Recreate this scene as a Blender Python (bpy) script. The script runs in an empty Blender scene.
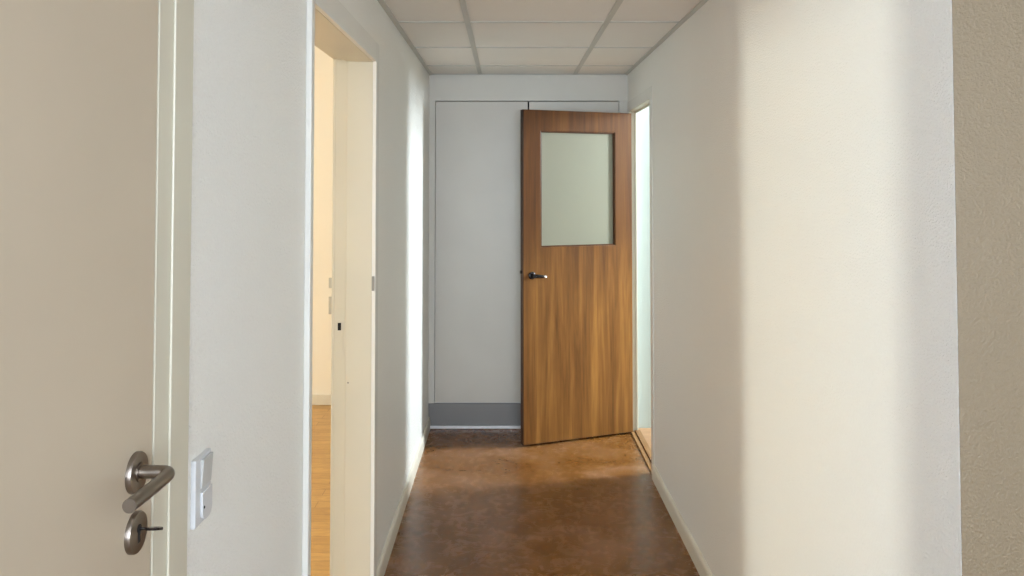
import bpy, bmesh, math, random
from mathutils import Vector, Matrix
sc = bpy.context.scene
COL = sc.collection
random.seed(4)

# ------------------------------------------------------------------ camera, world, daylight, exposure
cam_d = bpy.data.cameras.new('camera')
cam = bpy.data.objects.new('camera', cam_d); COL.objects.link(cam)
F = 791.0
cam_d.sensor_width = 36; cam_d.lens = 36 * F / 1024
PITCH = math.radians(1.8)
cam.location = (0, 0, 1.505)
cam.rotation_euler = (math.radians(90) + PITCH, 0, 0)
cam_d.shift_x = (512 - 507) / 1024
cam_d.shift_y = -(288 - (186 - F * math.tan(PITCH))) / 1024
cam_d.clip_start = 0.02
sc.camera = cam

w = bpy.data.worlds.new('sky'); sc.world = w; w.use_nodes = True
w.node_tree.nodes['Background'].inputs[0].default_value = (0.75, 0.85, 1.0, 1)
w.node_tree.nodes['Background'].inputs[1].default_value = 1.0

sc.view_settings.view_transform = 'Standard'
sc.view_settings.look = 'None'
sc.view_settings.gamma = 1
sc.view_settings.use_curve_mapping = False
sc.view_settings.exposure = 0.10
sc.cycles.max_bounces = 14
sc.cycles.diffuse_bounces = 8
sc.cycles.use_denoising = True
sc.cycles.sample_clamp_indirect = 4


def area(name, loc, direction, sx, sy, power, color, spread=180):
    d = bpy.data.lights.new(name, 'AREA'); d.shape = 'RECTANGLE'
    d.size = sx; d.size_y = sy; d.energy = power; d.color = color
    d.spread = math.radians(spread)
    o = bpy.data.objects.new(name, d); COL.objects.link(o)
    o.location = loc
    z = Vector(direction).normalized()
    o.rotation_euler = (-z).to_track_quat('Z', 'Y').to_euler()
    return o


# area lamps at the window panes: daylight, plus two added fill lamps
area('daylight_left_room_far', (-9.56, 4.97, 1.4), (1, 0, 0), 0.85, 2.1, 405, (0.96, 0.99, 0.91))
area('fill_left_room_wide', (-2.6, -0.06, 1.45), (0, 1, 0), 1.6, 1.4, 27, (1.0, 0.98, 0.93))  # unseen fill lamp, added to brighten the left room
area('daylight_side_room', (3.16, 4.72, 2.02), (-1, 0, -0.25), 0.42, 1.1, 285, (0.84, 0.93, 1.0))
area('daylight_vestibule_back', (0.45, -1.86, 1.5), (0, 1, 0), 1.4, 1.3, 82, (0.79, 0.88, 1.0))
area('fill_vestibule_left', (-0.45, -0.95, 1.5), (1, 0.1, 0), 0.9, 1.3, 52, (0.66, 0.77, 1.0))  # extra unseen lamp, added to lift the right wall near the corner

# ------------------------------------------------------------------ layout (x to the right, y along the corridor)
XL, XR = -0.488, 0.758
YE = 4.953
ZC = 2.205
WT = 0.134            # left wall thickness
RT = 0.045            # right partition thickness
YV = 1.34             # where the vestibule widens
XV = 2.3              # vestibule right wall
YB = -1.9             # vestibule back wall
XRM = -9.6            # left room, outer wall
XSR = 3.2             # side room, outer wall


# ------------------------------------------------------------------ materials
def new_mat(name):
    m = bpy.data.materials.new(name); m.use_nodes = True
    nt = m.node_tree
    return m, nt, nt.nodes['Principled BSDF']


def coords(nt, scale=(1, 1, 1), rot=(0, 0, 0)):
    tc = nt.nodes.new('ShaderNodeTexCoord'); mp = nt.nodes.new('ShaderNodeMapping')
    mp.inputs['Scale'].default_value = scale
    mp.inputs['Rotation'].default_value = rot
    nt.links.new(tc.outputs['Object'], mp.inputs['Vector'])
    return mp


def noise(nt, vec, scale, detail=4, rough=0.5, dist=0.0):
    n = nt.nodes.new('ShaderNodeTexNoise')
    n.inputs['Scale'].default_value = scale; n.inputs['Detail'].default_value = detail
    n.inputs['Roughness'].default_value = rough; n.inputs['Distortion'].default_value = dist
    nt.links.new(vec.outputs[0], n.inputs['Vector'])
    return n


def ramp(nt, fac, stops):
    r = nt.nodes.new('ShaderNodeValToRGB')
    e = r.color_ramp.elements
    while len(e) < len(stops): e.new(0.5)
    for i, (p, c) in enumerate(stops):
        e[i].position = p; e[i].color = (*c, 1)
    nt.links.new(fac, r.inputs['Fac'])
    return r


def mixc(nt, a, b, fac, mode='MIX'):
    m = nt.nodes.new('ShaderNodeMix'); m.data_type = 'RGBA'; m.blend_type = mode
    for s, v in ((0, fac), (6, a), (7, b)):
        if hasattr(v, 'is_output'): nt.links.new(v, m.inputs[s])
        elif s == 0: m.inputs[0].default_value = v
        else: m.inputs[s].default_value = (*v, 1)
    return m.outputs[2]


def bump(nt, h, strength, dist, bs):
    b = nt.nodes.new('ShaderNodeBump')
    b.inputs['Strength'].default_value = strength; b.inputs['Distance'].default_value = dist
    nt.links.new(h, b.inputs['Height']); nt.links.new(b.outputs[0], bs.inputs['Normal'])


def plain(name, col, rough=0.5, metal=0.0, bumpy=0.0, vary=0.03):
    m, nt, bs = new_mat(name)
    mp = coords(nt)
    n = noise(nt, mp, 3.0, 3)
    r = ramp(nt, n.outputs[0], [(0.3, tuple(c * (1 - vary) for c in col)), (0.7, tuple(min(1, c * (1 + vary)) for c in col))])
    nt.links.new(r.outputs[0], bs.inputs['Base Color'])
    bs.inputs['Roughness'].default_value = rough; bs.inputs['Metallic'].default_value = metal
    if bumpy:
        n2 = noise(nt, mp, 60, 2)
        bump(nt, n2.outputs[0], bumpy, 0.001, bs)
    return m


def wall_paint(name, col, strength=0.35, rough=0.45):
    """painted woodchip / glass fibre wallpaper: small raised grains under satin paint"""
    m, nt, bs = new_mat(name)
    mp = coords(nt)
    big = noise(nt, mp, 1.3, 2)
    r = ramp(nt, big.outputs[0], [(0.3, tuple(c * 0.975 for c in col)), (0.7, col)])
    nt.links.new(r.outputs[0], bs.inputs['Base Color'])
    n = noise(nt, mp, 190, 3, 0.6)
    g = ramp(nt, n.outputs[0], [(0.42, (0, 0, 0)), (0.68, (1, 1, 1))])
    bump(nt, g.outputs[0], strength, 0.0016, bs)
    bs.inputs['Roughness'].default_value = rough
    return m


def wood(name, dark, mid, light, axis='z', rough=0.42, streak=18, coat=0.0):
    m, nt, bs = new_mat(name)
    s = {'z': (1, 1, 0.045), 'x': (0.045, 1, 1), 'y': (1, 0.045, 1)}[axis]
    mp = coords(nt, s)
    a = noise(nt, mp, streak, 5, 0.62, 0.7)
    b = noise(nt, mp, streak * 5, 3, 0.6)
    mp2 = coords(nt, tuple(max(v, 0.12) for v in s))
    c = noise(nt, mp2, 3.2, 2)
    ra = ramp(nt, a.outputs[0], [(0.3, dark), (0.5, mid), (0.72, light)])
    rb = ramp(nt, b.outputs[0], [(0.35, (0.68, 0.66, 0.62)), (0.6, (1, 1, 1))])
    rc = ramp(nt, c.outputs[0], [(0.35, (0.72, 0.70, 0.74)), (0.65, (1.0, 1.0, 1.0))])
    o = mixc(nt, ra.outputs[0], rb.outputs[0], 0.6, 'MULTIPLY')
    o = mixc(nt, o, rc.outputs[0], 0.8, 'MULTIPLY')
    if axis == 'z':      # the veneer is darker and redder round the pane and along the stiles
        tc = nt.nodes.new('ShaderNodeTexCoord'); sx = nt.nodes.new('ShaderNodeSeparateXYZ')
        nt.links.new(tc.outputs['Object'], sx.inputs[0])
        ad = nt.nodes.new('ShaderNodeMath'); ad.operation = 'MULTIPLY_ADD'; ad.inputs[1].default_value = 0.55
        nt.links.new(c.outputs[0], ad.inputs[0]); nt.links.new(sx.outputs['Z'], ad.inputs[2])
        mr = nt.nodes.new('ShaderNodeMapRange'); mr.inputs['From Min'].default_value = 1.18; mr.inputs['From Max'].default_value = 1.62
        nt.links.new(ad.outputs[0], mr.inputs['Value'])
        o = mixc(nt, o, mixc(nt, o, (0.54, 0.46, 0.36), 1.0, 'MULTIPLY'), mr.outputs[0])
    nt.links.new(o, bs.inputs['Base Color'])
    bs.inputs['Roughness'].default_value = rough
    bs.inputs['Specular IOR Level'].default_value = 0.3
    bs.inputs['Coat Weight'].default_value = coat; bs.inputs['Coat Roughness'].default_value = 0.25
    bump(nt, b.outputs[0], 0.08, 0.0006, bs)
    return m


def lino(name):
    """worn brown marbled linoleum with a waxed shine"""
    m, nt, bs = new_mat(name)
    mp = coords(nt, (1, 1.3, 1))
    a = noise(nt, mp, 2.6, 5, 0.6, 1.6)
    b = noise(nt, mp, 11, 6, 0.7, 1.2)
    c = noise(nt, mp, 70, 4, 0.7, 0.5)
    ra = ramp(nt, a.outputs[0], [(0.34, (0.140, 0.052, 0.008)), (0.50, (0.185, 0.078, 0.019)), (0.66, (0.250, 0.122, 0.058))])
    rb = ramp(nt, b.outputs[0], [(0.30, (0.72, 0.66, 0.56)), (0.5, (1.0, 1.0, 1.0)), (0.72, (1.18, 1.24, 1.35))])
    rc = ramp(nt, c.outputs[0], [(0.35, (0.78, 0.74, 0.68)), (0.65, (1.10, 1.10, 1.10))])
    o = mixc(nt, ra.outputs[0], rb.outputs[0], 0.6, 'MULTIPLY')
    o = mixc(nt, o, rc.outputs[0], 0.8, 'MULTIPLY')
    nt.links.new(o, bs.inputs['Base Color'])
    rr = ramp(nt, b.outputs[0], [(0.35, (0.20, 0.20, 0.20)), (0.7, (0.34, 0.34, 0.34))])
    nt.links.new(rr.outputs[0], bs.inputs['Roughness'])
    bs.inputs['Specular IOR Level'].default_value = 0.4
    bump(nt, a.outputs[0], 0.15, 0.004, bs)
    return m


def parquet(name, c1, c2, rot=0.0):
    m, nt, bs = new_mat(name)
    mp = coords(nt, (1, 1, 1), (0, 0, rot))
    br = nt.nodes.new('ShaderNodeTexBrick')
    br.inputs['Color1'].default_value = (*c1, 1); br.inputs['Color2'].default_value = (*c2, 1)
    br.inputs['Mortar'].default_value = (c1[0] * 0.5, c1[1] * 0.45, c1[2] * 0.4, 1)
    br.inputs['Scale'].default_value = 1; br.inputs['Mortar Size'].default_value = 0.0012
    br.inputs['Brick Width'].default_value = 0.6; br.inputs['Row Height'].default_value = 0.075
    nt.links.new(mp.outputs[0], br.inputs['Vector'])
    mp2 = coords(nt, (0.3, 1, 1), (0, 0, rot))
    n = noise(nt, mp2, 40, 4, 0.6, 1.0)
    r = ramp(nt, n.outputs[0], [(0.3, (0.78, 0.74, 0.68)), (0.65, (1.08, 1.08, 1.05))])
    o = mixc(nt, br.outputs['Color'], r.outputs[0], 0.8, 'MULTIPLY')
    nt.links.new(o, bs.inputs['Base Color'])
    bs.inputs['Roughness'].default_value = 0.35
    return m


def frosted(name):
    m, nt, bs = new_mat(name)
    bs.inputs['Base Color'].default_value = (0.34, 0.33, 0.25, 1)
    bs.inputs['Roughness'].default_value = 0.4
    bs.inputs['Transmission Weight'].default_value = 0.35
    bs.inputs['IOR'].default_value = 1.3
    mp = coords(nt)
    n = noise(nt, mp, 240, 2)
    bump(nt, n.outputs[0], 0.3, 0.0008, bs)
    return m


M = {
    'wall': wall_paint('cream white wallpaper paint', (0.84, 0.84, 0.79), 0.95, 0.36),
    'wall_shaded': wall_paint('shade darkened wallpaper paint', (0.187, 0.143, 0.084), 0.5),  # shade of the camera-facing wall is put into this paint colour
    'room_wall': wall_paint('warm cream room paint', (0.90, 0.885, 0.82), 0.2),
    'side_wall': wall_paint('white room paint', (0.46, 0.51, 0.48), 0.2),
    'endwall': plain('pale grey smooth wall paint', (0.62, 0.61, 0.56), 0.5),
    'closet': plain('pale grey closet paint', (0.565, 0.55, 0.50), 0.42),
    'kick': plain('mid grey plinth paint', (0.215, 0.215, 0.218), 0.4),
    'dark': plain('dark gap', (0.012, 0.011, 0.010), 0.95),
    'strip': plain('white aluminium strip', (0.85, 0.86, 0.90), 0.3),
    'frame': plain('cream gloss frame paint', (0.57, 0.545, 0.44), 0.32),
    'frame_white': plain('white gloss frame paint', (0.70, 0.70, 0.65), 0.3),
    'leaf': plain('warm cream door paint', (0.50, 0.43, 0.325), 0.36, 0, 0.05),
    'base': plain('cream skirting paint', (0.66, 0.62, 0.52), 0.4),
    'tile': wall_paint('mineral ceiling tile', (0.76, 0.73, 0.68), 0.15, 0.8),
    'grid': plain('grey white enamelled grid', (0.50, 0.49, 0.45), 0.45),
    'lino': lino('brown marbled linoleum'),
    'parquet': parquet('honey oak parquet', (0.44, 0.255, 0.075), (0.52, 0.31, 0.10)),
    'parquet_side': parquet('light oak parquet', (0.34, 0.19, 0.095), (0.40, 0.23, 0.12)),
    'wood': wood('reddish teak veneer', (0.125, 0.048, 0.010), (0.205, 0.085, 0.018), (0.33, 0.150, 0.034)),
    'wood_edge': wood('dark teak lipping', (0.05, 0.02, 0.008), (0.08, 0.034, 0.013), (0.12, 0.05, 0.02)),
    'bead': wood('reddish brown glazing bead', (0.07, 0.024, 0.006), (0.13, 0.05, 0.012), (0.2, 0.08, 0.02)),
    'threshold': wood('brown oak threshold', (0.16, 0.07, 0.022), (0.28, 0.14, 0.05), (0.38, 0.2, 0.08), 'y'),
    'glass': frosted('frosted greenish glass'),
    'steel': plain('brushed steel', (0.27, 0.235, 0.20), 0.32, 1.0, 0.0, 0.08),
    'black_metal': plain('blackened metal', (0.03, 0.026, 0.025), 0.22, 0.7),
    'chrome': plain('worn chrome', (0.6, 0.58, 0.58), 0.18, 1.0),
    'zinc': plain('dull zinc', (0.24, 0.23, 0.2), 0.5, 0.6),
    'switch': plain('white switch plastic', (0.56, 0.575, 0.58), 0.3),
    'switch_grey': plain('grey white switch plastic', (0.49, 0.50, 0.48), 0.35),
    'pane': plain('window pane', (0.7, 0.75, 0.8), 0.05),
}


# ------------------------------------------------------------------ mesh helpers
def box(bm, x0, x1, y0, y1, z0, z1, bev=0.0):
    r = bmesh.ops.create_cube(bm, size=1.0)
    vs = r['verts']
    for v in vs:
        v.co = Vector((x0 + (v.co.x + .5) * (x1 - x0), y0 + (v.co.y + .5) * (y1 - y0), z0 + (v.co.z + .5) * (z1 - z0)))
    if bev > 0:
        es = list({e for v in vs for e in v.link_edges})
        bmesh.ops.bevel(bm, geom=es, offset=bev, segments=2, affect='EDGES', profile=0.5)
    return bm


def boxes(lst, bev=0.0):
    bm = bmesh.new()
    for b in lst: box(bm, *b, bev=bev)
    return bm


def lathe(bm, prof, origin, axis, seg=40):
    """prof = [(r, h)], revolved round axis through origin, h along axis"""
    axis = Vector(axis).normalized()
    q = axis.to_track_quat('Z', 'Y')
    rings = []
    for r, h in prof:
        if r < 1e-6:
            rings.append([bm.verts.new(Vector(origin) + q @ Vector((0, 0, h)))])
        else:
            rings.append([bm.verts.new(Vector(origin) + q @ Vector((r * math.cos(2 * math.pi * k / seg), r * math.sin(2 * math.pi * k / seg), h))) for k in range(seg)])
    for a, b in zip(rings, rings[1:]):
        for k in range(seg):
            j = (k + 1) % seg
            f = [a[k % len(a)], a[j % len(a)], b[j % len(b)], b[k % len(b)]]
            f = list(dict.fromkeys(f))
            if len(f) > 2:
                try: bm.faces.new(f)
                except ValueError: pass
    return bm


def tube(bm, pts, rad, seg=24):
    """swept tube with rounded corner rings, flat capped"""
    pts = [Vector(p) for p in pts]
    radii = rad if isinstance(rad, (list, tuple)) else [rad] * len(pts)
    rings = []
    up = None
    for i, p in enumerate(pts):
        if i == 0: t = pts[1] - p
        elif i == len(pts) - 1: t = p - pts[i - 1]
        else: t = (pts[i + 1] - p).normalized() + (p - pts[i - 1]).normalized()
        t.normalize()
        if up is None:
            up = Vector((0, 0, 1)) if abs(t.z) < 0.9 else Vector((1, 0, 0))
        s = t.cross(up).normalized(); u2 = s.cross(t).normalized(); up = u2
        rings.append([bm.verts.new(p + (s * math.cos(2 * math.pi * k / seg) + u2 * math.sin(2 * math.pi * k / seg)) * radii[i]) for k in range(seg)])
    for a, b in zip(rings, rings[1:]):
        for k in range(seg):
            bm.faces.new([a[k], a[(k + 1) % seg], b[(k + 1) % seg], b[k]])
    bm.faces.new(rings[0]); bm.faces.new(rings[-1])
    return bm


def arc(p0, pc, p1, n=8):
    """quadratic bend from p0 to p1 round pc"""
    p0, pc, p1 = map(Vector, (p0, pc, p1))
    return [tuple((1 - t) ** 2 * p0 + 2 * t * (1 - t) * pc + t * t * p1) for t in [i / n for i in range(n + 1)]]


def obj(name, bm, mat, parent=None, smooth=False, bevel=0.0):
    me = bpy.data.meshes.new(name)
    bmesh.ops.recalc_face_normals(bm, faces=bm.faces)
    bm.to_mesh(me); bm.free()
    o = bpy.data.objects.new(name, me); COL.objects.link(o)
    for m in (mat if isinstance(mat, (list, tuple)) else [mat]): me.materials.append(m)
    if smooth:
        for p in me.polygons: p.use_smooth = True
        md = o.modifiers.new('edge', 'EDGE_SPLIT'); md.split_angle = math.radians(40)
    if bevel:
        md = o.modifiers.new('bevel', 'BEVEL'); md.width = bevel; md.segments = 2; md.limit_method = 'ANGLE'
    if parent: o.parent = parent
    return o


def empty(name, loc, rotz=0.0):
    o = bpy.data.objects.new(name, None); COL.objects.link(o)
    o.location = loc; o.rotation_euler = (0, 0, rotz); o.empty_display_size = 0.1
    return o


def tag(o, label, cat, kind=None, group=None):
    o['label'] = label; o['category'] = cat
    if kind: o['kind'] = kind
    if group: o['group'] = group
    return o


def struct(name, bm, mat, label, cat, bevel=0.0):
    return tag(obj(name, bm, mat, None, False, bevel), label, cat, 'structure')


# ------------------------------------------------------------------ floors and ceilings
Y1A, Y1B = 0.24, 1.165       # wall opening of the near left door
Y2A, Y2B = 1.925, 2.876      # wall opening of the left doorway
Y3A, Y3B = 4.170, 4.905      # wall opening of the side doorway
H1, H2, H3 = 1.985, 1.972, 1.985

struct('floor', boxes([(XL - 0.02, XR + 0.005, YB, YE + 0.03, -0.03, 0), (XR, XV, YB, YV, -0.0301, -0.0001)]), M['lino'],
       'brown marbled linoleum floor of the corridor, worn and waxed', 'floor')
struct('floor_left_room', boxes([(XRM, XL - 0.021, -0.1, 5.5, -0.03, 0)]), M['parquet'],
       'honey coloured parquet floor seen through the open left doorway', 'floor')
struct('floor_side_room', boxes([(XR + 0.006, XSR, 2.4, 4.97, -0.03, 0)]), M['parquet_side'],
       'light oak floor of the bright side room behind the wooden door', 'floor')

# suspended tile ceiling of the corridor
ceil = empty('ceiling', (0, 0, ZC))
tag(ceil, 'suspended ceiling of warm white square tiles in a grey grid', 'ceiling', 'structure')
def cpart(name, lst, mat, bev=0.0):
    o = obj(name, boxes(lst, bev), mat, ceil); o.matrix_parent_inverse = Matrix.Translation((0, 0, -ZC)); return o
GX = [XL, -0.169, 0.427, XR]
GY = [3.372 - 0.6135 * k for k in range(5, 0, -1)] + [3.372, 3.989, 4.599, YE]
cpart('ceiling_slab', [(XL, XV, YB, YV, ZC + 0.03, ZC + 0.06), (XL, XR, YV, YE, ZC + 0.03, ZC + 0.06),
                       (XL, XV, YB, GY[0], ZC, ZC + 0.03), (XR, XV, GY[0], YV, ZC, ZC + 0.03)], M['tile'])
for j in range(len(GY) - 1):
    for i in range(3):
        g = 0.003
        cpart('ceiling_tile', [(GX[i] + g, GX[i + 1] - g, GY[j] + g, GY[j + 1] - g, ZC + 0.004, ZC + 0.019)], M['tile'])
for x in GX[1:3]:
    cpart('main_runner', [(x - 0.012, x + 0.012, GY[0], YE, ZC - 0.001, ZC + 0.0035), (x - 0.002, x + 0.002, GY[0], YE, ZC + 0.003, ZC + 0.028)], M['grid'])
for y in GY[:-1]:
    for i in range(3):
        cpart('cross_tee', [(GX[i] + 0.013, GX[i + 1] - 0.013, y - 0.009, y + 0.009, ZC, ZC + 0.0035), (GX[i] + 0.013, GX[i + 1] - 0.013, y - 0.002, y + 0.002, ZC + 0.003, ZC + 0.02)], M['grid'])
for x0, x1 in ((XL, XL + 0.022), (XR - 0.022, XR)):
    cpart('wall_angle', [(x0, x1, YV if x1 == XR else GY[0], YE, ZC - 0.002, ZC + 0.0025)], M['grid'])
cpart('wall_angle', [(XL + 0.022, XR - 0.022, YE - 0.02, YE, ZC - 0.002, ZC + 0.0025)], M['grid'])

struct('ceiling_left_room', boxes([(XRM, XL - WT, -0.1, 5.5, 2.6, 2.65)]), M['room_wall'], 'cream ceiling of the sunlit room beyond the left doorway', 'ceiling')
struct('ceiling_side_room', boxes([(XR + RT, XSR, 2.4, 4.97, 2.8, 2.85)]), M['side_wall'], 'white ceiling of the side room behind the wooden door', 'ceiling')

# ------------------------------------------------------------------ walls
x0, x1 = XL - WT, XL
struct('wall_left', boxes([
    (x0, x1, YB, -1.4, 0, 2.65), (x0, x1, -0.5, Y1A, 0, 2.65), (x0, x1, -1.4, -0.5, 0, 0.85), (x0, x1, -1.4, -0.5, 2.15, 2.65), (x0, x1, Y1B, Y2A, 0, 2.65), (x0, x1, Y2B, YE + 0.1, 0, 2.65),
    (x0, x1, Y1A, Y1B, H1, 2.65), (x0, x1, Y2A, Y2B, H2, 2.65)]), M['wall'],
    'white textured left corridor wall with a cream door and an open doorway', 'wall')
x0, x1 = XR, XR + RT
struct('wall_right', boxes([
    (x0, x1, YV, Y3A, 0, 2.85), (x0, x1, Y3B, YE + 0.016, 0, 2.85), (x0, x1, Y3A, Y3B, H3, 2.85)]), M['wall'],
    'white textured right corridor wall crossed by a wide band of sunlight', 'wall')
struct('wall_front', boxes([(XR + 0.0005, XV, YV - 0.002, YV + 0.09, 0, 2.26)]), M['wall_shaded'],
    'textured wall face, shade put into its colour, turning away at the near right corner', 'wall')
struct('wall_back', boxes([(XL, XR, YE, YE + 0.06, 2.040, ZC + 0.03)]), M['endwall'],
    'pale grey end wall band above the flush closet doors', 'wall')
struct('wall_vestibule_right', boxes([(XV, XV + 0.1, YB, YV, 0, 2.26)]), M['wall'], 'white wall of the vestibule behind the camera position', 'wall')
struct('wall_vestibule_back', boxes([(XL, -0.25, YB - 0.1, YB, 0, 2.26), (1.15, XV, YB - 0.1, YB, 0, 2.26),
       (-0.25, 1.15, YB - 0.1, YB, 0, 0.85), (-0.25, 1.15, YB - 0.1, YB, 2.15, 2.26)]), M['wall'], 'white window wall closing the vestibule', 'wall')
# left room
ym = 4.97
struct('wall_left_room_outer', boxes([(XRM - 0.2, XRM, -0.1, ym - 0.42, 0, 2.65), (XRM - 0.2, XRM, ym + 0.46, 5.5, 0, 2.65),
       (XRM - 0.2, XRM, ym - 0.42, ym + 0.46, 0, 0.3), (XRM - 0.2, XRM, ym - 0.42, ym + 0.46, 2.5, 2.65)]), M['room_wall'],
       'cream outer wall of the left room with a narrow window', 'wall')
struct('wall_left_room_far', boxes([(XRM - 0.2, XL, 5.5, 5.6, 0, 2.65)]), M['room_wall'], 'sunlit cream wall seen through the left doorway', 'wall')
struct('wall_left_room_near', boxes([(XRM - 0.2, -3.4, -0.2, -0.1, 0, 2.65), (-1.8, XL - WT, -0.2, -0.1, 0, 2.65),
       (-3.4, -1.8, -0.2, -0.1, 0, 0.75), (-3.4, -1.8, -0.2, -0.1, 2.15, 2.65)]), M['room_wall'], 'cream wall of the left room, with the added window, facing away from the corridor end', 'wall')
# side room
yn = 4.72
struct('wall_side_room_far', boxes([(XR + RT, XSR + 0.2, 4.97, 5.07, 0, 2.85)]), M['side_wall'], 'brightly lit white wall seen past the wooden door', 'wall')
struct('wall_side_room_near', boxes([(XR + RT, XSR + 0.2, 2.3, 2.4, 0, 2.85)]), M['side_wall'], 'white near wall of the side room', 'wall')
struct('wall_side_room_outer', boxes([(XSR, XSR + 0.2, 2.4, yn - 0.24, 0, 2.85), (XSR, XSR + 0.2, yn + 0.24, 4.97, 0, 2.85),
       (XSR, XSR + 0.2, yn - 0.24, yn + 0.24, 0, 1.2), (XSR, XSR + 0.2, yn - 0.24, yn + 0.24, 2.65, 2.85)]), M['side_wall'],
       'white outer wall of the side room with a narrow window', 'wall')


def window_x(name, x, ya, yb, za, zb, label):
    """window in a wall of constant x"""
    r = empty(name, (x, (ya + yb) / 2, za)); tag(r, label, 'window', 'structure')
    inv = Matrix.Translation((-x, -(ya + yb) / 2, -za))
    t = 0.04
    o = obj('window_frame', boxes([(x - .03, x + .03, ya, ya + t, za, zb), (x - .03, x + .03, yb - t, yb, za, zb),
                                   (x - .03, x + .03, ya + t, yb - t, za, za + t), (x - .03, x + .03, ya + t, yb - t, zb - t, zb)]), M['frame_white'], r)
    o.matrix_parent_inverse = inv
    o = obj('pane', boxes([(x - .004, x + .004, ya + t, yb - t, za + t, zb - t)]), M['pane'], r); o.matrix_parent_inverse = inv


def window_y(name, y, xa, xb, za, zb, label):
    r = empty(name, ((xa + xb) / 2, y, za)); tag(r, label, 'window', 'structure')
    inv = Matrix.Translation((-(xa + xb) / 2, -y, -za))
    t = 0.05; xm = (xa + xb) / 2
    o = obj('window_frame', boxes([(xa, xa + t, y - .03, y + .03, za, zb), (xb - t, xb, y - .03, y + .03, za, zb), (xm - .03, xm + .03, y - .03, y + .03, za + t, zb - t),
                                   (xa + t, xb - t, y - .03, y + .03, za, za + t), (xa + t, xb - t, y - .03, y + .03, zb - t, zb)]), M['frame_white'], r)
    o.matrix_parent_inverse = inv
    o = obj('pane', boxes([(xa + t, xb - t, y - .004, y + .004, za + t, zb - t)]), M['pane'], r); o.matrix_parent_inverse = inv


window_x('window_1', XRM - 0.06, ym - 0.42, ym + 0.46, 0.3, 2.5, 'narrow white framed window of the left room')
window_y('added_window_2', -0.15, -3.4, -1.8, 0.75, 2.15, 'wide white framed window added for fill light in the left room')  # added opening round the left room fill lamp
window_x('window_3', XSR + 0.06, yn - 0.24, yn + 0.24, 1.2, 2.65, 'narrow white framed window of the side room')
window_y('window_4', YB - 0.05, -0.25, 1.15, 0.85, 2.15, 'wide window of the vestibule behind the viewer')

window_x('added_window_5', XL - 0.07, -1.4, -0.5, 0.85, 2.15, 'window added for fill light in the left wall of the vestibule')  # added opening round the second vestibule fill lamp

# ------------------------------------------------------------------ baseboards
def baseboard(name, segs, label, side):
    """skirting with a rounded top; segs = [(y0, y1)], side +1 = on the left wall, -1 = on the right wall"""
    bm = bmesh.new(); t, h = 0.013, 0.074
    wx = XL if side > 0 else XR
    prof = [(0, 0), (t, 0), (t, h - 0.014), (t * 0.8, h - 0.005), (t * 0.4, h), (0, h)]
    for a, b in segs:
        ra = [bm.verts.new((wx + side * p[0], a, p[1])) for p in prof]
        rb = [bm.verts.new((wx + side * p[0], b, p[1])) for p in prof]
        n = len(prof)
        for k in range(n): bm.faces.new([ra[k], ra[(k + 1) % n], rb[(k + 1) % n], rb[k]])
        bm.faces.new(ra); bm.faces.new(rb)
    return struct(name, bm, M['base'], label, 'baseboard')
baseboard('baseboard_left', [(1.222, 1.908), (2.925, YE)], 'cream baseboard along the foot of the left corridor wall', 1)
baseboard('baseboard_right', [(YV, 4.118)], 'cream baseboard along the foot of the right corridor wall', -1)
struct('baseboard_left_room', boxes([(XRM, XL - WT, 5.486, 5.5, 0, 0.07)], 0.003), M['frame_white'], 'white baseboard under the cream wall of the left room', 'baseboard')

# ------------------------------------------------------------------ door frames
# trim_1: frame of the near left door
fx = XL
trim1 = empty('trim_1', (XL, 1.17, 0)); tag(trim1, 'cream stepped frame round the near door with the steel lever', 'door frame', 'structure')
def tp(parent, name, lst, mat, bev=0.0015):
    o = obj(name, boxes(lst, bev), mat, parent); o.matrix_parent_inverse = Matrix.Translation(-parent.location); return o
tp(trim1, 'jamb_lining', [(XL - WT, XL, 1.106, 1.1655, 0, H1), (XL - WT, XL, 0.239, 0.275, 0, H1), (XL - WT, XL, 0.275, 1.106, 1.955, H1)], M['frame'], 0)
tp(trim1, 'casing', [(XL, XL + 0.004, 1.150, 1.216, 0, 2.045), (XL, XL + 0.004, 0.185, 0.245, 0, 2.045), (XL, XL + 0.004, 0.245, 1.150, 1.98, 2.045)], M['frame'], 0.0015)

# trim_2: frame of the open left doorway
trim2 = empty('trim_2', (XL, Y2B, 0)); tag(trim2, 'cream frame of the open left doorway into the sunlit room', 'door frame', 'structure')
xi = XL - WT
tp(trim2, 'jamb_lining', [
    (xi + 0.042, XL + 0.001, 2.860, Y2B + 0.001, 0, H2), (xi, xi + 0.042, 2.870, Y2B + 0.001, 0, H2),
    (xi + 0.042, XL + 0.001, Y2A - 0.001, 1.941, 0, H2), (xi, xi + 0.042, Y2A - 0.001, 1.931, 0, H2),
    (xi + 0.042, XL + 0.001, 1.941, 2.860, 1.956, H2), (xi, xi + 0.042, 1.931, 2.870, 1.966, H2)], M['frame'], 0.001)
tp(trim2, 'casing', [(XL, XL + 0.0145, 2.861, 2.922, 0, 2.028), (XL, XL + 0.0145, 1.911, 1.940, 0, 2.028), (XL, XL + 0.0145, 1.940, 2.861, 1.957, 2.028)], M['frame_white'], 0.002)
tp(trim2, 'casing', [(xi - 0.012, xi, 2.872, 2.93, 0, 2.03), (xi - 0.012, xi, 1.87, 1.93, 0, 2.03), (xi - 0.012, xi, 1.93, 2.872, 1.967, 2.03)], M['frame'], 0.002)
sp = tp(trim2, 'strike_plate', [(xi + 0.008, xi + 0.030, 2.8685, 2.8702, 0.90, 1.06)], M['frame'], 0)
tp(trim2, 'latch_hole', [(xi + 0.012, xi + 0.024, 2.8675, 2.8690, 0.985, 1.012)], M['dark'], 0)
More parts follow.
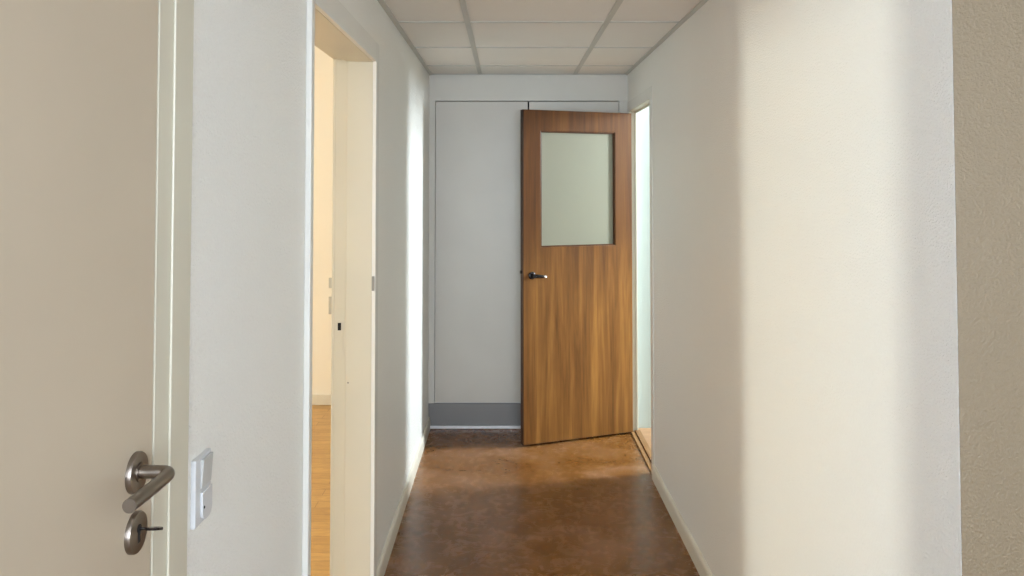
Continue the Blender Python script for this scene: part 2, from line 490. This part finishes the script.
cp = tp(trim2, 'catch_plate', [(XL + 0.001, XL + 0.011, 2.8585, 2.8612, 1.128, 1.180)], M['zinc'], 0.0005)
cp['label'] = 'small grey metal plate on the casing edge'
bm = bmesh.new(); lathe(bm, [(0, 0.0015), (0.003, 0.0012), (0.003, 0)], (XL - 0.082, 2.860, 0.80), (0, -1, 0), 12)
o = obj('screw', bm, M['zinc'], trim2); o.matrix_parent_inverse = Matrix.Translation(-trim2.location)

# trim_3: frame of the side doorway
trim3 = empty('trim_3', (XR, Y3B, 0)); tag(trim3, 'cream white frame of the side doorway holding the wooden door', 'door frame', 'structure')
tp(trim3, 'jamb_lining', [(XR - 0.001, XR + RT + 0.001, 4.892, Y3B + 0.001, 0, H3), (XR - 0.001, XR + RT + 0.001, Y3A - 0.001, 4.190, 0, H3),
                          (XR - 0.001, XR + RT + 0.001, 4.190, 4.892, 1.965, H3)], M['frame'], 0.001)
tp(trim3, 'stop', [(XR + 0.033, XR + 0.043, 4.884, 4.892, 0, 1.965), (XR + 0.033, XR + 0.043, 4.190, 4.202, 0, 1.965), (XR + 0.033, XR + 0.043, 4.202, 4.880, 1.953, 1.965)], M['frame'], 0.001)
tp(trim3, 'casing', [(XR - 0.003, XR, 4.898, 4.946, 0, 2.03), (XR - 0.003, XR, 4.120, 4.186, 0, 2.03), (XR - 0.003, XR, 4.186, 4.898, 1.97, 2.03)], M['frame_white'], 0.001)

th = obj('threshold', boxes([(XR - 0.003, XR + 0.020, 4.192, 4.890, 0, 0.008), (XR + 0.024, XR + RT + 0.012, 4.192, 4.890, 0, 0.014)], 0.002), M['threshold'])
tag(th, 'brown wooden threshold strip in the side doorway by the wooden door', 'threshold', 'structure')
th.name = 'trim_4'

# ------------------------------------------------------------------ built-in closet filling the end wall
cl = empty('built_in_closet', ((XL + XR) / 2, YE + 0.02, 0))
tag(cl, 'pale grey flush built-in closet with two tall doors at the corridor end', 'closet')
def clp(name, lst, mat, bev=0.0):
    o = obj(name, boxes(lst, bev), mat, cl); o.matrix_parent_inverse = Matrix.Translation(-cl.location); return o
XD = 0.1346
g = 0.003
clp('carcass', [(-0.447, 0.700, YE + 0.3, YE + 0.32, 0.157, 2.033), (-0.451 - 0.0, -0.447, YE + 0.03, YE + 0.3, 0.157, 2.035), (0.700, 0.704, YE + 0.03, YE + 0.3, 0.157, 2.035),
                (-0.447, 0.700, YE + 0.03, YE + 0.3, 2.033, 2.037)], M['dark'])
clp('side_filler', [(XL, -0.451, YE, YE + 0.06, 0.157, 2.039)], M['endwall'])
clp('side_filler', [(0.704, XR, YE, YE + 0.06, 0.157, 2.039)], M['endwall'])
clp('door', [(-0.451 + g, XD - 0.0045, YE + 0.001, YE + 0.020, 0.160, 2.035)], M['closet'], 0.001)
clp('door', [(XD + 0.0045, 0.704 - g, YE + 0.001, YE + 0.020, 0.160, 2.035)], M['closet'], 0.001)
o = clp('kick_plate', [(XL, XR, YE - 0.001, YE + 0.016, 0.020, 0.156)], M['kick'], 0.001); o['label'] = 'mid grey kick plate'
o = clp('bottom_strip', [(XL + 0.004, XR - 0.004, YE - 0.006, YE + 0.012, 0.002, 0.019)], M['strip'], 0.003); o['label'] = 'shiny white strip at the floor'

# ------------------------------------------------------------------ door_1: wooden door, swung into the corridor
PL = Vector((0.093, 4.600, 0)); PR = Vector((0.766, 4.858, 0))
DW = (PR - PL).length; ang = math.atan2(PR.y - PL.y, PR.x - PL.x)
d1 = empty('door_1', PL, ang)
tag(d1, 'reddish wooden door with frosted upper window, standing ajar at the corridor end', 'door', 'structure')
DT = 0.040; Z0, Z1 = 0.012, 1.952
A0, A1, B0, B1 = 0.113, 0.606, 1.146, 1.829
def ring(bm, o, i, y0, y1):
    """rectangular ring in xz with outer o=(x0,x1,z0,z1), inner i, from y0 to y1"""
    def rect(r, y): return [bm.verts.new((x, y, z)) for x, z in ((r[0], r[2]), (r[1], r[2]), (r[1], r[3]), (r[0], r[3]))]
    of, ob, inf, inb = rect(o, y0), rect(o, y1), rect(i, y0), rect(i, y1)
    for k in range(4):
        j = (k + 1) % 4
        bm.faces.new([of[k], of[j], inf[j], inf[k]]); bm.faces.new([ob[k], ob[j], inb[j], inb[k]])
        bm.faces.new([of[k], of[j], ob[j], ob[k]]); bm.faces.new([inf[k], inf[j], inb[j], inb[k]])
    return bm
bm = bmesh.new(); ring(bm, (0.004, DW, Z0, Z1), (A0, A1, B0, B1), 0, DT)
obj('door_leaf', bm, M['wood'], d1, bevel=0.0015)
o = obj('edge_lipping', boxes([(0, 0.004, 0.0005, DT - 0.0005, Z0, Z1)], 0.0006), M['wood_edge'], d1); o['label'] = 'dark brown edge strip of the wooden door'
bm = bmesh.new(); ring(bm, (A0, A1, B0, B1), (A0 + 0.008, A1 - 0.008, B0 + 0.008, B1 - 0.008), 0.006, DT - 0.006)
o = obj('glazing_bead', bm, M['bead'], d1, bevel=0.001); o['label'] = 'dark brown bead round the frosted pane'
obj('glass_pane', boxes([(A0 + 0.006, A1 - 0.006, 0.017, 0.022, B0 + 0.006, B1 - 0.006)]), M['glass'], d1)
# black lever handle
hu, hz = 0.055, 0.984
bm = bmesh.new()
lathe(bm, [(0, 0), (0.022, 0), (0.022, 0.004), (0.019, 0.007), (0.010, 0.008), (0, 0.008)], (hu, 0, hz), (0, -1, 0), 32)
hp = obj('rosette', bm, M['black_metal'], d1, True)
bm = bmesh.new()
pts = [(hu, -0.004, hz), (hu, -0.028, hz)] + arc((hu, -0.032, hz), (hu, -0.048, hz), (hu + 0.018, -0.048, hz), 6) + [(hu + 0.036, -0.047, hz - 0.002), (hu + 0.056, -0.046, hz - 0.004), (hu + 0.072, -0.045, hz - 0.007)]
tube(bm, pts, [0.011, 0.011] + [0.0115] * 7 + [0.0105, 0.009, 0.007], 20)
lv = obj('lever', bm, M['black_metal'], d1, True)
bm = bmesh.new(); tube(bm, [(hu + 0.053, -0.0462, hz - 0.0035), (hu + 0.058, -0.046, hz - 0.0042), (hu + 0.072, -0.045, hz - 0.007), (hu + 0.076, -0.045, hz - 0.0077)], [0.0088, 0.0098, 0.0080, 0.004], 20)
o = obj('lever_tip', bm, M['chrome'], lv, True); o['label'] = 'worn bright metal tip of the black lever'
bm = bmesh.new(); lathe(bm, [(0, 0), (0.022, 0), (0.022, 0.004), (0.019, 0.007), (0, 0.008)], (hu, DT, hz), (0, 1, 0), 32)
tube(bm, [(hu, DT, hz), (hu, DT + 0.028, hz)] + arc((hu, DT + 0.032, hz), (hu, DT + 0.048, hz), (hu + 0.018, DT + 0.048, hz), 6) + [(hu + 0.098, DT + 0.045, hz - 0.010)], [0.011] * 9 + [0.007], 20)
obj('rear_lever', bm, M['black_metal'], d1, True)
bm = bmesh.new(); box(bm, -0.010, 0.001, 0.012, 0.026, hz + 0.012, hz + 0.030, 0.002)
obj('latch_bolt', bm, M['black_metal'], d1)

# ------------------------------------------------------------------ door_2: near cream door with steel lever
d2 = empty('door_2', (XL, 0.277, 0)); tag(d2, 'plain cream door with brushed steel lever, nearest on the left wall', 'door', 'structure')
def d2p(name, bm, mat, parent=None, smooth=False, bevel=0.0):
    o = obj(name, bm, mat, parent or d2, smooth, bevel)
    o.matrix_parent_inverse = Matrix.Translation(-d2.location) if parent is None else Matrix.Identity(4)
    return o
d2p('door_leaf', boxes([(XL - 0.045, XL - 0.0015, 0.279, 1.1035, 0.008, 1.952)], 0.001), M['leaf'])
LX = XL - 0.0015; RY = 1.052; RZ = 1.1285
rose_prof = [(0, 0), (0.0265, 0), (0.0265, 0.0045), (0.0255, 0.0068), (0.024, 0.0072), (0, 0.0072)]
bm = bmesh.new(); lathe(bm, rose_prof, (LX, RY, RZ), (1, 0, 0), 56)
rose = d2p('rosette', bm, M['steel'], None, True)
bm = bmesh.new()
px = -0.442
pts = [(LX + 0.008, RY, RZ + 0.001), (px - 0.016, RY, RZ + 0.001)] + arc((px - 0.012, RY, RZ + 0.001), (px, RY, RZ + 0.001), (px, RY - 0.012, RZ), 8) + [(px, RY - 0.05, RZ), (px, RY - 0.114, RZ + 0.002)]
tube(bm, pts, 0.0085, 32)
lever = d2p('lever', bm, M['steel'], None, True)
bm = bmesh.new(); lathe(bm, [(0, 0.003), (0.0125, 0.003), (0.0125, 0), (0, 0)], (LX + 0.0062, RY, RZ + 0.001), (1, 0, 0), 40)
d2p('lever_collar', bm, M['steel'], None, True)
EZ = RZ - 0.0775
bm = bmesh.new(); lathe(bm, rose_prof, (LX, RY, EZ), (1, 0, 0), 56)
d2p('escutcheon', bm, M['steel'], None, True)
bm = bmesh.new(); box(bm, LX + 0.0068, LX + 0.0078, RY - 0.0032, RY + 0.0032, EZ - 0.013, EZ + 0.008, 0.0004)
lathe(bm, [(0, 0.0008), (0.0055, 0.0008), (0.0055, 0)], (LX + 0.0071, RY, EZ + 0.005), (1, 0, 0), 24)
o = d2p('keyhole', bm, M['dark'], None); o['label'] = 'black keyhole slot'
# key in the lock: a thing of its own
kb = bmesh.new()
tube(kb, [(LX + 0.0078, RY, EZ + 0.005), (LX + 0.018, RY, EZ + 0.005)], 0.0016, 12)
# oval bow lying level, with a hole
n = 28
def oval(cx, rx, ry, z): return [kb.verts.new((cx + rx * math.cos(2 * math.pi * k / n), RY + ry * math.sin(2 * math.pi * k / n), z)) for k in range(n)]
cx = LX + 0.027
ot, obm = oval(cx, .0105, .0115, EZ + 0.0067), oval(cx, .0105, .0115, EZ + 0.0033)
it, ib = oval(cx + 0.003, .0035, .004, EZ + 0.0067), oval(cx + 0.003, .0035, .004, EZ + 0.0033)
for k in range(n):
    j = (k + 1) % n
    kb.faces.new([ot[k], ot[j], it[j], it[k]]); kb.faces.new([obm[k], obm[j], ib[j], ib[k]])
    kb.faces.new([ot[k], ot[j], obm[j], obm[k]]); kb.faces.new([it[k], it[j], ib[j], ib[k]])
for v in kb.verts: v.co.z -= (v.co.y - RY) * 0.33
key = obj('key', kb, M['black_metal']); tag(key, 'small dark key stuck in the lock below the steel lever', 'key')

# ------------------------------------------------------------------ light switch beside the near door
sw = empty('light_switch', (XL, 1.273, 0.978)); tag(sw, 'white light switch plate with two inserts on the wall beside the near door', 'light switch')
def swp(name, bm, mat, bevel=0.0):
    o = obj(name, bm, mat, sw, False, bevel); o.matrix_parent_inverse = Matrix.Translation(-sw.location); return o
swp('switch_plate', boxes([(XL - 0.001, XL + 0.0075, 1.236, 1.300, 0.975, 1.080)]), M['switch'], 0.002)
# upper rocker: tilted face
bm = bmesh.new()
vs = [bm.verts.new(v) for v in ((XL + .007, 1.256, 1.030), (XL + .007, 1.296, 1.030), (XL + .007, 1.296, 1.075), (XL + .007, 1.256, 1.075),
                                (XL + .0095, 1.256, 1.030), (XL + .0095, 1.296, 1.030), (XL + .0125, 1.296, 1.075), (XL + .0125, 1.256, 1.075))]
for f in ((0, 1, 2, 3), (4, 5, 6, 7), (0, 1, 5, 4), (1, 2, 6, 5), (2, 3, 7, 6), (3, 0, 4, 7)): bm.faces.new([vs[k] for k in f])
o = swp('rocker', bm, M['switch_grey'], 0.001); o['label'] = 'greyish rocker in the upper half of the switch plate'
bm = bmesh.new(); box(bm, XL + .007, XL + .0115, 1.256, 1.296, 0.978, 1.024)
es = [e for e in bm.edges if abs(e.verts[0].co.x - e.verts[1].co.x) > 0.004 and e.verts[0].co.z < 1.0]
bmesh.ops.bevel(bm, geom=es, offset=0.016, segments=6, affect='EDGES', profile=0.5)
swp('push_button', bm, M['switch'], 0.001)
bm = bmesh.new(); lathe(bm, [(0, 0.001), (0.0022, 0.001), (0.0022, 0)], (XL + .0115, 1.261, 1.000), (1, 0, 0), 16)
swp('indicator', bm, M['dark'])

# wall socket in the left room, half hidden behind the frame
so = empty('wall_socket', (-1.235, 5.5, 0.64)); tag(so, 'cream wall socket plate glimpsed past the left doorway frame', 'wall socket')
def sop(name, bm, mat, bevel=0.0):
    o = obj(name, bm, mat, so, False, bevel); o.matrix_parent_inverse = Matrix.Translation(-so.location); return o
sop('socket_plate', boxes([(-1.232, -1.152, 5.488, 5.501, 0.62, 0.74)]), M['switch_grey'], 0.003)
sop('socket_plate', boxes([(-1.232, -1.152, 5.488, 5.501, 0.80, 0.87)]), M['switch_grey'], 0.003)
for z in (0.65, 0.70):
    bm = bmesh.new(); lathe(bm, [(0, 0), (0.005, 0.0), (0.005, 0.003)], (-1.205, 5.488, z), (0, -1, 0), 12)
    sop('pin_hole', bm, M['dark'])
